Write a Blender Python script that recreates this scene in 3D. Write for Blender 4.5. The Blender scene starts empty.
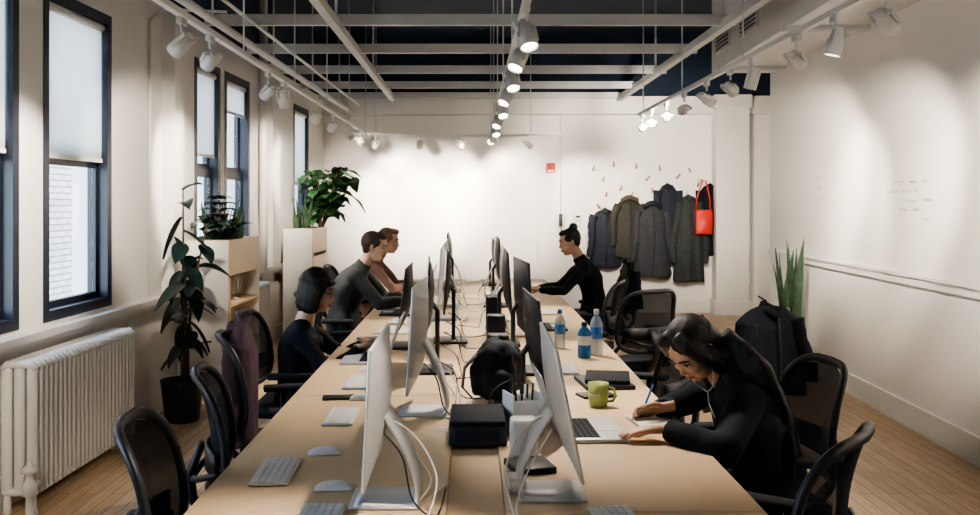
import bpy, bmesh, math, random
from mathutils import Vector, Matrix, noise
random.seed(7)
sc=bpy.context.scene
PI=math.pi
V=Vector
try:
    sc.view_settings.view_transform='AgX'
    sc.view_settings.look='AgX - Medium High Contrast'
except Exception as e: print(e)
sc.view_settings.exposure=0.42

# ---------------- materials ----------------
def mat(name,c,rough=.5,metal=0.0,var=0.0,vs=6.0,bump=0.0,bs=60.0,em=0.0,alpha=None,stretch=None,spec=.5):
    m=bpy.data.materials.new(name); m.use_nodes=True
    nt=m.node_tree; p=nt.nodes['Principled BSDF']; L=nt.links
    p.inputs['Base Color'].default_value=(*c,1); p.inputs['Roughness'].default_value=rough
    p.inputs['Metallic'].default_value=metal
    p.inputs['Specular IOR Level'].default_value=spec
    tc=nt.nodes.new('ShaderNodeTexCoord'); mp=nt.nodes.new('ShaderNodeMapping')
    L.new(tc.outputs['Object'],mp.inputs[0])
    if stretch: mp.inputs['Scale'].default_value=stretch
    if var>0:
        n=nt.nodes.new('ShaderNodeTexNoise'); n.inputs['Scale'].default_value=vs; n.inputs['Detail'].default_value=4
        L.new(mp.outputs[0],n.inputs['Vector'])
        r=nt.nodes.new('ShaderNodeValToRGB')
        r.color_ramp.elements[0].position=.3; r.color_ramp.elements[1].position=.7
        r.color_ramp.elements[0].color=(*[x*(1-var) for x in c],1)
        r.color_ramp.elements[1].color=(*[min(1,x*(1+var)) for x in c],1)
        L.new(n.outputs[0],r.inputs[0]); L.new(r.outputs[0],p.inputs['Base Color'])
    if bump>0:
        n=nt.nodes.new('ShaderNodeTexNoise'); n.inputs['Scale'].default_value=bs
        L.new(mp.outputs[0],n.inputs['Vector'])
        b=nt.nodes.new('ShaderNodeBump'); b.inputs['Strength'].default_value=bump; b.inputs['Distance'].default_value=.01
        L.new(n.outputs[0],b.inputs['Height']); L.new(b.outputs[0],p.inputs['Normal'])
    if em>0:
        p.inputs['Emission Color'].default_value=(*c,1); p.inputs['Emission Strength'].default_value=em
    if alpha is not None: p.inputs['Alpha'].default_value=alpha
    return m

def brickmat(name,c1,c2,mort,bw,bh,ms,rough,axis='XY',rot=0,offset=.5,grain=0.1,bump=0.2):
    m=bpy.data.materials.new(name); m.use_nodes=True
    nt=m.node_tree; p=nt.nodes['Principled BSDF']; L=nt.links
    tc=nt.nodes.new('ShaderNodeTexCoord'); sx=nt.nodes.new('ShaderNodeSeparateXYZ'); cx=nt.nodes.new('ShaderNodeCombineXYZ')
    L.new(tc.outputs['Object'],sx.inputs[0])
    L.new(sx.outputs[axis[0]],cx.inputs[0]); L.new(sx.outputs[axis[1]],cx.inputs[1])
    b=nt.nodes.new('ShaderNodeTexBrick'); L.new(cx.outputs[0],b.inputs['Vector'])
    b.inputs['Color1'].default_value=(*c1,1); b.inputs['Color2'].default_value=(*c2,1); b.inputs['Mortar'].default_value=(*mort,1)
    b.inputs['Scale'].default_value=1; b.inputs['Brick Width'].default_value=bw; b.inputs['Row Height'].default_value=bh
    b.inputs['Mortar Size'].default_value=ms; b.offset=offset
    n=nt.nodes.new('ShaderNodeTexNoise'); n.inputs['Scale'].default_value=3; n.inputs['Detail'].default_value=6
    mp=nt.nodes.new('ShaderNodeMapping'); mp.inputs['Scale'].default_value=(1.5,12,1); L.new(cx.outputs[0],mp.inputs[0]); L.new(mp.outputs[0],n.inputs['Vector'])
    mx=nt.nodes.new('ShaderNodeMix'); mx.data_type='RGBA'; mx.blend_type='MULTIPLY'; mx.inputs[0].default_value=1
    rp=nt.nodes.new('ShaderNodeValToRGB'); rp.color_ramp.elements[0].color=(1-grain*2,)*3+(1,); rp.color_ramp.elements[1].color=(1,1,1,1)
    rp.color_ramp.elements[0].position=.3; rp.color_ramp.elements[1].position=.65
    L.new(n.outputs[0],rp.inputs[0]); L.new(b.outputs[0],mx.inputs[6]); L.new(rp.outputs[0],mx.inputs[7]); L.new(mx.outputs[2],p.inputs['Base Color'])
    bp=nt.nodes.new('ShaderNodeBump'); bp.inputs['Strength'].default_value=bump; bp.inputs['Distance'].default_value=.005; bp.invert=True
    L.new(b.outputs['Fac'],bp.inputs['Height']); L.new(bp.outputs[0],p.inputs['Normal'])
    p.inputs['Roughness'].default_value=rough
    return m

def mixmat(name,kind,c,fac):
    m=bpy.data.materials.new(name); m.use_nodes=True; nt=m.node_tree; nt.nodes.clear(); L=nt.links
    o=nt.nodes.new('ShaderNodeOutputMaterial'); mx=nt.nodes.new('ShaderNodeMixShader'); mx.inputs[0].default_value=fac
    a=nt.nodes.new('ShaderNodeBsdfTransparent') if kind!='shade' else nt.nodes.new('ShaderNodeBsdfTranslucent')
    if kind=='shade': a.inputs[0].default_value=(*c,1)
    if kind=='glass':
        b=nt.nodes.new('ShaderNodeBsdfGlossy'); b.inputs['Roughness'].default_value=.02
    else:
        b=nt.nodes.new('ShaderNodeBsdfDiffuse')
    b.inputs[0].default_value=(*c,1)
    L.new(a.outputs[0],mx.inputs[1]); L.new(b.outputs[0],mx.inputs[2]); L.new(mx.outputs[0],o.inputs[0])
    return m

def meshmat(name,c):
    m=bpy.data.materials.new(name); m.use_nodes=True; nt=m.node_tree; L=nt.links
    p=nt.nodes['Principled BSDF']; p.inputs['Base Color'].default_value=(*c,1); p.inputs['Roughness'].default_value=.85
    p.inputs['Specular IOR Level'].default_value=.2
    p.inputs['Alpha'].default_value=.90
    return m

WALL=mat('wall_paint',(.80,.785,.765),.45,var=.02,vs=1.5,bump=.05,bs=120)
WALLG=mat('wall_gloss_whiteboard_paint',(.82,.80,.775),.28,var=.015,vs=1)
TRIM=mat('trim_paint',(.80,.79,.77),.35)
NAVY=mat('ceiling_navy',(.006,.020,.048),.8,var=.2,vs=2)
STEEL=mat('painted_steel_white',(.62,.64,.65),.5,var=.05)
FRAME=mat('window_frame_navy',(.012,.018,.034),.4)
FLOOR=brickmat('oak_strip_floor',(.55,.39,.24),(.67,.50,.33),(.26,.17,.10),1.1,.075,.0025,.42,'YX',grain=.12,offset=.37)
BRICK=brickmat('painted_brick',(.46,.44,.41),(.60,.56,.50),(.22,.21,.20),.24,.085,.012,.9,'YZ',grain=.10,bump=.5)
GLASS=mixmat('window_glass','glass',(1,1,1),.06)
SHADE=mixmat('roller_shade_fabric','shade',(.88,.88,.86),.30)
PLY=mat('birch_plywood',(.66,.49,.31),.42,var=.10,vs=3,stretch=(1,.25,1))
PLYE=mat('plywood_edge',(.55,.36,.18),.5,var=.2,vs=30)
BLACK=mat('black_plastic',(.008,.011,.018),.45)
BLK2=mat('black_matte',(.011,.015,.024),.8,var=.15,vs=20,spec=.3)
SCREEN=mat('screen_glass',(.004,.005,.008),.08)
ALU=mat('aluminium',(.66,.68,.70),.42,metal=.55)
WPL=mat('white_plastic',(.8,.8,.79),.35)
CHM=meshmat('chair_mesh',(.008,.012,.022))
SKIN=mat('skin',(.56,.34,.235),.5,var=.05,vs=12)
SKIN2=mat('skin_light',(.66,.44,.33),.5,var=.05,vs=12)
LIP=mat('lips',(.42,.15,.12),.4)
EYE=mat('eye_dark',(.02,.012,.01),.2)
EYW=mat('eye_white',(.75,.72,.68),.3)
HAIRB=mat('hair_black',(.005,.005,.007),.48,bump=.35,bs=40,stretch=(8,8,1),spec=.35)
HAIRN=mat('hair_brown',(.04,.024,.015),.5,bump=.4,bs=50,stretch=(4,4,1))
HAIRL=mat('hair_blond',(.26,.16,.085),.5,bump=.4,bs=50)
CLB=mat('cloth_black',(.007,.010,.018),.85,var=.2,vs=30,bump=.2,bs=200,spec=.25)
CLN=mat('cloth_dark_navy',(.008,.013,.026),.8,var=.2,vs=20,bump=.2,bs=150)
CLG=mat('cloth_charcoal',(.026,.032,.034),.85,var=.25,vs=25,bump=.2,bs=150)
CLO=mat('cloth_olive',(.024,.025,.020),.8,var=.25,vs=15,bump=.2,bs=120)
CLGR=mat('cloth_grey',(.026,.030,.038),.85,var=.2,vs=20,bump=.2,bs=120)
CLM=mat('cloth_maroon',(.050,.022,.038),.8,var=.3,vs=18,bump=.2,bs=120)
CLP=mat('cloth_pink',(.42,.27,.24),.85,var=.1,vs=20)
FUR=mat('fur_trim',(.08,.062,.045),.95,var=.5,vs=60,bump=1,bs=150)
JEAN=mat('denim',(.03,.045,.08),.85,var=.2,vs=50)
SHOE=mat('shoe_leather',(.02,.02,.02),.5)
RED=mat('red_fabric',(.60,.035,.025),.55,var=.1)
REDP=mat('red_plastic',(.55,.02,.02),.4)
LEAFD=mat('leaf_dark',(.009,.026,.024),.35,var=.35,vs=8)
LEAFG=mat('leaf_green',(.030,.105,.035),.4,var=.35,vs=7)
LEAFS=mat('leaf_snake',(.030,.06,.032),.45,var=.5,vs=14)
BARK=mat('bark',(.10,.07,.05),.8,var=.3,vs=30)
SOIL=mat('soil',(.03,.022,.015),.95,var=.4,vs=40)
LIME=mat('mug_green',(.36,.44,.14),.35)
BLUE=mat('bottle_blue',(.03,.16,.42),.25)
CLEAR=mat('bottle_clear',(.55,.65,.72),.12,alpha=.55)
PAPER=mat('paper',(.72,.70,.66),.7)
PEG=mat('wooden_peg',(.42,.27,.17),.5)
KEYC=mat('key_white',(.74,.75,.76),.45)
INK=mat('marker_ink',(.42,.43,.46),.6)
BULB=mat('lamp_glow',(1,.90,.74),.5,em=40)

# ---------------- mesh builder ----------------
class B:
    def __init__(s,T=None): s.v=[];s.f=[];s.m=[];s.s=[];s.mats=[];s.T=T or Matrix()
    def add(s,vs,fs,m,smooth=True,M=None):
        if m not in s.mats: s.mats.append(m)
        k=s.mats.index(m); o=len(s.v); T=s.T@M if M is not None else s.T
        s.v+=[T@V(p) for p in vs]
        for f in fs:
            s.f.append([i+o for i in f]); s.m.append(k); s.s.append(smooth)
    def box(s,c,d,m,M=None):
        x,y,z=[q/2 for q in d]; c=V(c)
        vs=[c+V((a*x,b*y,e*z)) for a in(-1,1) for b in(-1,1) for e in(-1,1)]
        s.add(vs,[(0,1,3,2),(4,6,7,5),(0,4,5,1),(2,3,7,6),(0,2,6,4),(1,5,7,3)],m,False,M)
    def b2(s,x0,x1,y0,y1,z0,z1,m): s.box(((x0+x1)/2,(y0+y1)/2,(z0+z1)/2),(x1-x0,y1-y0,z1-z0),m)
    def rbox(s,c,d,m,r=.01,M=None,seg=2,smooth=True):
        bm=bmesh.new(); bmesh.ops.create_cube(bm,size=1)
        for v in bm.verts: v.co=V((v.co.x*d[0],v.co.y*d[1],v.co.z*d[2]))
        bmesh.ops.bevel(bm,geom=bm.edges[:],offset=r,segments=seg,affect='EDGES',profile=.5)
        bm.verts.ensure_lookup_table(); bm.verts.index_update()
        vs=[v.co+V(c) for v in bm.verts]; fs=[[v.index for v in f.verts] for f in bm.faces]
        bm.free(); s.add(vs,fs,m,smooth,M)
    def tube(s,pts,r,m,n=8,closed=False,ref=None,M=None):
        pts=[V(p) for p in pts]; N=len(pts)
        if not isinstance(r,(list,tuple)): r=[r]*N
        vs=[];prev=None
        for i,p in enumerate(pts):
            if closed: t=pts[(i+1)%N]-pts[i-1]
            else: t=pts[min(i+1,N-1)]-pts[max(i-1,0)]
            if t.length<1e-9: t=V((0,0,1))
            t.normalize()
            if ref is not None: a=V(ref)
            elif prev is None: a=V((0,0,1)) if abs(t.z)<.9 else V((1,0,0))
            else: a=prev
            a=(a-t*a.dot(t))
            if a.length<1e-6: a=t.orthogonal()
            a.normalize(); prev=a; b=t.cross(a)
            ra,rb=r[i] if isinstance(r[i],(list,tuple)) else (r[i],r[i])
            for k in range(n):
                q=2*PI*k/n; vs.append(p+a*ra*math.cos(q)+b*rb*math.sin(q))
        fs=[]
        for i in range(N if closed else N-1):
            j=(i+1)%N
            for k in range(n):
                l=(k+1)%n; fs.append((i*n+k,i*n+l,j*n+l,j*n+k))
        if not closed:
            fs.append(tuple(range(n))[::-1]); fs.append(tuple((N-1)*n+k for k in range(n)))
        s.add(vs,fs,m,True,M)
    def cyl(s,p0,p1,r,m,r1=None,n=16,M=None): s.tube([p0,p1],[r,r if r1 is None else r1],m,n,M=M)
    def ell(s,c,r,m,M=None,n=14,k=9):
        if not isinstance(r,(list,tuple)): r=(r,r,r)
        vs=[(c[0],c[1],c[2]+r[2])]
        for i in range(1,k):
            a=PI*i/k
            for j in range(n):
                q=2*PI*j/n; vs.append((c[0]+r[0]*math.sin(a)*math.cos(q),c[1]+r[1]*math.sin(a)*math.sin(q),c[2]+r[2]*math.cos(a)))
        vs.append((c[0],c[1],c[2]-r[2])); L=len(vs)-1; fs=[]
        for j in range(n):
            l=(j+1)%n; fs.append((0,1+j,1+l)); fs.append((L,1+(k-2)*n+l,1+(k-2)*n+j))
            for i in range(k-2): fs.append((1+i*n+j,1+(i+1)*n+j,1+(i+1)*n+l,1+i*n+l))
        s.add(vs,fs,m,True,M)
    def lathe(s,prof,c,m,n=24,M=None):
        vs=[];fs=[];N=len(prof)
        for r,z in prof:
            for k in range(n):
                q=2*PI*k/n; vs.append((c[0]+r*math.cos(q),c[1]+r*math.sin(q),c[2]+z))
        for i in range(N-1):
            for k in range(n):
                l=(k+1)%n; fs.append((i*n+k,i*n+l,(i+1)*n+l,(i+1)*n+k))
        fs.append(tuple(range(n))[::-1]); fs.append(tuple((N-1)*n+k for k in range(n)))
        s.add(vs,fs,m,True,M)
    def grid(s,fn,nu,nv,m,thick=0,M=None):
        P=[[V(fn(i/nu,j/nv)) for j in range(nv+1)] for i in range(nu+1)]
        vs=[p for row in P for p in row]; W=nv+1
        fs=[(i*W+j,(i+1)*W+j,(i+1)*W+j+1,i*W+j+1) for i in range(nu) for j in range(nv)]
        if thick:
            o=len(vs); back=[]
            for i in range(nu+1):
                for j in range(nv+1):
                    du=P[min(i+1,nu)][j]-P[max(i-1,0)][j]; dv=P[i][min(j+1,nv)]-P[i][max(j-1,0)]
                    n=du.cross(dv)
                    if n.length>0: n.normalize()
                    back.append(P[i][j]-n*thick)
            vs+=back; fs+=[tuple(x+o for x in f[::-1]) for f in fs]
            bd=[i*W for i in range(nu+1)]+[nu*W+j for j in range(1,W)]+[i*W+nv for i in range(nu-1,-1,-1)]+[j for j in range(nv-1,0,-1)]
            for a in range(len(bd)):
                q,w=bd[a],bd[(a+1)%len(bd)]; fs.append((w,q,q+o,w+o))
        s.add(vs,fs,m,True,M)
    def mesh(s,name):
        me=bpy.data.meshes.new(name); me.from_pydata([tuple(v) for v in s.v],[],s.f)
        for m in s.mats: me.materials.append(m)
        me.polygons.foreach_set('material_index',s.m); me.polygons.foreach_set('use_smooth',s.s); me.update()
        return me
    def obj(s,name,loc=(0,0,0),rz=0):
        return place(name,s.mesh(name),loc,rz)
def place(name,me,loc=(0,0,0),rz=0):
    o=bpy.data.objects.new(name,me); sc.collection.objects.link(o); o.location=loc; o.rotation_euler=(0,0,rz); return o
def Rx(a): return Matrix.Rotation(a,4,'X')
def Ry(a): return Matrix.Rotation(a,4,'Y')
def Rz(a): return Matrix.Rotation(a,4,'Z')
def Tr(*p): return Matrix.Translation(V(p))

def remesh(b,vox,it=4,amp=0,ns=8):
    ob=b.obj('tmp_remesh')
    r=ob.modifiers.new('r','REMESH'); r.mode='VOXEL'; r.voxel_size=vox
    if it:
        sm=ob.modifiers.new('s','SMOOTH'); sm.iterations=it; sm.factor=.5
    dg=bpy.context.evaluated_depsgraph_get(); ev=ob.evaluated_get(dg); me=ev.to_mesh()
    vs=[v.co.copy() for v in me.vertices]
    if amp:
        nr=[v.normal.copy() for v in me.vertices]
        vs=[p+n*amp*noise.noise(V((p.x*ns,p.y*ns,p.z*ns*.7)))*1.5 for p,n in zip(vs,nr)]
    fs=[tuple(p.vertices) for p in me.polygons]
    ev.to_mesh_clear(); me0=ob.data; bpy.data.objects.remove(ob); bpy.data.meshes.remove(me0)
    return vs,fs

# ---------------- room shell ----------------
TH=.0316
RM=Rz(-TH)
UL,UR,VB,VF=-2.575,2.87,13.55,-2.0
ZW,ZC=3.08,3.95
b=B(); b.b2(-3.2,5.0,-2.6,14.2,-.12,0,FLOOR); b.obj('floor')
b=B(); b.b2(-3.2,5.0,-2.6,14.2,ZC,ZC+.1,NAVY); b.obj('ceiling')
wins=[(.7,1.6),(1.82,2.72),(4.0,4.93),(5.2,6.12),(7.80,8.52),(8.66,9.52),(11.55,12.45)]
WZ0,WZ1=.90,2.80
b=B(RM)
ul0=UL-.26
b.b2(ul0,UL,VF,VB,0,WZ0,WALL); b.b2(ul0,UL,VF,VB,WZ1,ZW,WALL); b.b2(ul0,UL,VF,VB,ZW,ZC,NAVY)
v=VF
for a,c in wins:
    b.b2(ul0,UL,v,a,WZ0,WZ1,WALL); v=c
b.b2(ul0,UL,v,VB,WZ0,WZ1,WALL)
b.obj('wall_left')
b=B(RM)
b.b2(UR,UR+.18,VF,10.15,0,ZW,WALLG); b.b2(UR,UR+.18,VF,10.15,ZW,ZC,NAVY); b.obj('wall_right')
b=B(RM); b.b2(ul0,4.4,VB,VB+.2,0,ZW,WALL); b.b2(ul0,4.4,VB,VB+.2,ZW,ZC,NAVY); b.obj('wall_back')
b=B(RM); b.b2(4.2,4.4,10.15,VB,0,ZC,WALL); b.b2(UR+.18,4.4,9.97,10.15,0,ZC,WALL); b.obj('wall_hall')
b=B(RM); b.b2(ul0,UR+.18,VF-.2,VF,0,ZC,WALL); b.obj('wall_front')
b=B(RM); b.b2(UR-.02,UR,VF,10.15,0,.17,TRIM); b.b2(UR-.028,UR-.02,VF,10.15,0,.03,TRIM); b.obj('baseboard_right')
b=B(RM); b.b2(UR-.022,UR,VF,10.15,1.00,1.055,TRIM); b.b2(UR-.035,UR,VF,10.15,1.055,1.075,TRIM); b.obj('trim_1')
b=B(RM); b.b2(UL,UL+.02,VF,VB,0,.17,TRIM); b.obj('baseboard_left')
b=B(RM); b.b2(ul0+.3,4.2,VB-.02,VB,0,.17,TRIM); b.obj('baseboard_back')
b=B(RM); b.b2(UL,UL+.09,VF,VB-.2,.84,.88,TRIM); b.b2(UL,UL+.05,VF,VB-.2,.80,.84,TRIM)
for a in (2.9,3.5,6.4,7.4): b.b2(UL,UL+.02,a,a+.06,.2,.80,TRIM)
b.obj('trim_2')
b=B(RM); b.b2(UL,4.2,VB-.16,VB,2.83,ZW,WALL); b.obj('trim_3')
b=B(RM); b.b2(3.0,3.46,VB-.3,VB,0,ZW,WALL); b.b2(2.97,3.49,VB-.33,VB,0,.2,TRIM); b.b2(2.97,3.49,VB-.33,VB,2.9,ZW,TRIM); b.obj('wall_column')
b=B(RM); b.b2(UR-.62,UR,VF,10.15,ZW-.12,ZC,WALL)
for y in (3,5.2,7.4,9.6): b.b2(UR-.66,UR,y,y+.08,ZW-.16,ZW-.10,STEEL)
b.obj('wall_soffit')
b=B(RM)
for a,c in ((7.05,7.25),(10.1,10.45)): b.b2(UL,UL+.10,a,c,.88,ZW,WALL)
b.obj('wall_pilaster')
for i,(a,c) in enumerate(wins):
    b=B(RM); u=UL-.07; fw=.065
    b.b2(u-.06,u+.075,a,a+fw,WZ0,WZ1,FRAME); b.b2(u-.06,u+.075,c-fw,c,WZ0,WZ1,FRAME)
    b.b2(u-.06,u+.075,a+fw,c-fw,WZ0,WZ0+.06,FRAME); b.b2(u-.06,u+.075,a+fw,c-fw,WZ1-.06,WZ1,FRAME)
    zm=1.83
    b.b2(u-.05,u+.01,a+fw,c-fw,zm,zm+.05,FRAME)
    for zz0,zz1,uu in ((WZ0+.06,zm,u-.01),(zm+.05,WZ1-.06,u-.04)):
        b.b2(uu-.02,uu+.02,a+fw,a+fw+.035,zz0,zz1,FRAME); b.b2(uu-.02,uu+.02,c-fw-.035,c-fw,zz0,zz1,FRAME)
        b.b2(uu-.02,uu+.02,a+fw,c-fw,zz0,zz0+.04,FRAME); b.b2(uu-.02,uu+.02,a+fw,c-fw,zz1-.03,zz1,FRAME)
        b.b2(uu-.003,uu+.003,a+fw+.035,c-fw-.035,zz0+.04,zz1-.03,GLASS)
    b.obj('window_%d'%(i+1))
    b=B(RM); zs=1.86 if i!=5 else 2.45
    if i==4: zs=2.0
    b.b2(u+.035,u+.038,a+fw+.01,c-fw-.01,zs,WZ1-.09,SHADE)
    b.tube([(u+.037,a+fw+.005,WZ1-.09),(u+.037,c-fw-.005,WZ1-.09)],.026,TRIM,12)
    b.b2(u+.028,u+.045,a+fw+.01,c-fw-.01,zs-.025,zs,TRIM)
    b.obj('roller_shade')
b=B(RM); b.b2(-6.4,-6.0,4,40,-3,4.4,BRICK); b.obj('exterior_brick_building')

# ---------------- ceiling framing and pipes ----------------
b=B()
for y in (-1,1.6,3.2,4.75,6.3,7.75,9.2,10.65,12.05,13.25):
    b.box((0.0,y,3.08),(4.4,.05,.09),STEEL)
for x in (-1.12,2.08): b.box((x,5.8,3.04),(.07,15,.07),STEEL)
for x in (-1.12,2.08):
    for y in (1.6,4.75,7.75,10.65): b.cyl((x,y,3.05),(x,y,3.95),.012,STEEL,n=8)
b.obj('ceiling_framing')
b=B()
b.cyl((-1.95,-1.8,2.86),(-1.72,13.3,2.86),.03,STEEL,n=10)
b.cyl((-1.78,-1.8,2.95),(-1.6,13.3,2.95),.014,STEEL,n=8)
for k in range(8):
    y=-1+k*1.9; x=-1.95+.23*(y+1.8)/15.1
    b.cyl((x,y,2.86),(x,y,3.95),.008,STEEL,n=6)
b.obj('ceiling_pipe')
b=B()
p=RM@V((UL+.02,6.75,0)); b.cyl((p.x,p.y,.9),(p.x,p.y,2.9),.011,TRIM,n=8)
b.tube([(p.x,p.y,2.9),(p.x+.1,p.y,2.98),(-1.78,p.y,2.96)],.011,TRIM,8)
p=RM@V((UL+.06,9.85,0)); b.cyl((p.x,p.y,0),(p.x,p.y,ZC),.045,TRIM,n=14)
b.obj('wall_conduit')
for y0 in (8.3,9.3,6.0):
    b=B(RM); u=UR-.62
    b.b2(u-.02,u,y0,y0+.6,3.12,3.42,STEEL)
    for k in range(6): b.b2(u-.026,u-.02,y0+.04,y0+.56,3.15+k*.04,3.165+k*.04,BLACK)
    b.obj('air_vent')

ZT=2.50
tracks=[((-1.42,-1.2,ZT),(-1.42,12.9,ZT)),((.25,-1.2,ZT),(.25,12.9,ZT)),((1.78,-1.2,ZT),(1.74,9.9,ZT)),((-1.7,12.6,ZT),(1.2,12.6,ZT))]
for a,c in tracks:
    b=B(); a=V(a);c=V(c); d=c-a
    if abs(d.y)>abs(d.x): b.box((a+c)/2,(.036,d.length,.03),TRIM)
    else: b.box((a+c)/2,(d.length,.036,.03),TRIM)
    k=int(d.length/1.6)
    for i in range(k+1):
        q=a+d*(i+.2)/(k+.4); b.cyl(q,(q.x,q.y,3.95),.006,STEEL,n=6)
    b.obj('light_track')

def spot(x,y,target,power,angle=54,blend=.75,scale=.84,lit=True,col=(1,.87,.71)):
    b=B(); z=ZT-.015
    b.rbox((0,0,-.02),(.03,.09,.035),TRIM,.004)
    b.cyl((0,0,-.03),(0,0,-.09*scale),.008,TRIM,n=8)
    piv=V((0,0,-.135*scale-.02))
    d=(V(target)-V((x,y,z))-piv).normalized()
    M=Tr(*piv)@d.to_track_quat('-Z','Y').to_matrix().to_4x4()
    r=.048*scale;L=.15*scale
    for s_ in (-1,1): b.box((s_*(r+.008),0,.02),(.006,.02,.09),TRIM,M)
    b.box((0,0,.066),(2*r+.02,.02,.006),TRIM,M)
    b.lathe([(r*.55,L*.5),(r*.75,L*.47),(r*.8,L*.15),(r,L*.05),(r*1.02,-L*.5),(r*.9,-L*.5),(r*.86,-L*.38)],(0,0,0),TRIM,18,M)
    b.lathe([(r*.2,L*.62),(r*.45,L*.6),(r*.5,L*.5)],(0,0,0),TRIM,12,M)
    b.lathe([(r*.85,-L*.40),(r*.6,-L*.42),(.001,-L*.43)],(0,0,0),BULB,16,M)
    o=b.obj('track_spotlight',(x,y,z))
    if lit:
        l=bpy.data.lights.new('bulb','SPOT'); l.energy=power; l.spot_size=math.radians(angle); l.spot_blend=blend; l.shadow_soft_size=.035; l.color=col
        lo=bpy.data.objects.new('bulb',l); sc.collection.objects.link(lo); lo.parent=o
        lo.matrix_local=M@Tr(0,0,-L*.52)
PW=340
def rw(u,v,z):
    p=RM@V((u,v,0)); return (p.x,p.y,z)
for y,t in ((1.2,rw(UL,2.9,1.5)),(2.6,rw(UL,3.4,1.5)),(4.6,rw(UL,4.95,1.6)),(5.1,rw(UL,6.6,1.7)),(6.55,rw(UL,7.4,1.7)),(7.1,(-1.3,7.6,.75)),(8.6,rw(UL,10.2,1.7)),(9.6,rw(UL,10.9,1.7)),(10.9,(-1.4,13.5,1.5)),(11.9,(-1.0,13.5,1.6))):  # nearest lamps hang out of view, added as fill for the near left wall
    spot(-1.42,y,t,PW*.52)
for y,t,pw in ((1.0,(.5,1.2,.75),.45),(2.4,(-.5,2.0,.75),.45),(4.3,(.55,3.6,.75),.45),(5.0,(-.4,4.3,.75),.45),(5.9,(.5,5.0,.75),.45),(6.8,(-.5,6.0,.75),.45),(7.8,(.5,6.9,.75),.45),(8.9,(-.4,8.0,.75),.45),(10.0,(.5,9.0,.75),.45),(11.2,(.3,13.5,1.5),1.3),(11.7,(-.6,13.5,1.6),1.3)):  # lamps short of the visible track are added fill over the near desks
    spot(.25,y,t,PW*pw,scale=.90)
for x,t in ((-1.3,(-1.5,13.5,1.6)),(-.7,(-.7,13.5,1.6)),(-.15,(0,13.5,1.6)),(.75,(1.7,13.5,1.7))):
    spot(x,12.6,t,PW*.3)
for y,t,pw in ((1.5,rw(UR,2.2,1.6),1.1),(3.0,rw(UR,3.9,1.6),1.2),(4.0,rw(UR,5.4,1.6),1.3),(4.55,(1.2,4.8,0),.4),(5.1,rw(UR,6.9,1.65),1.1),(5.9,(1.3,6.6,0),.4),(6.4,rw(UR,8.7,1.65),1.5),(7.05,rw(UR,7.6,1.6),.5),(7.8,(1.6,13.5,1.6),.9),(8.5,(2.4,13.5,2.0),1.0),(9.2,(2.9,13.3,2.0),.9),(9.7,(2.0,13.4,2.1),.9)):  # lamps closest to the camera are unseen extras brightening the near right wall
    spot(1.76,y,t,PW*pw*.75)

# ---------------- desks ----------------
def desk(side,y0,y1):
    b=B(); L=y1-y0
    b.rbox((0,0,.735),(.70,L-.004,.028),PLY,.003,seg=1,smooth=False)
    b.box((0,0,.719),(.696,L-.01,.004),PLYE)
    for sx in (-.30,.30):
        for sy in (-L/2+.08,L/2-.08): b.box((sx,sy,.36),(.045,.045,.72),STEEL)
    for sy in (-L/2+.08,L/2-.08): b.box((0,sy,.69),(.6,.04,.05),STEEL)
    b.box((-.30*side,0,.69),(.03,L-.2,.04),STEEL)
    b.obj('office_desk',((-.42 if side<0 else .44),(y0+y1)/2,0))
for k in range(6):
    y0=1.0+k*1.52
    desk(-1,y0,y0+1.52); desk(1,y0,y0+1.52)
b=B(); b.b2(-.068,.088,1.0,10.1,.715,.735,PLY); b.b2(-.068,.088,1.0,10.1,.64,.655,BLACK)
for k in range(7): b.b2(-.05,.07,1.05+k*1.48,1.09+k*1.48,.0,.715,STEEL)
b.obj('cable_tray')

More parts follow.
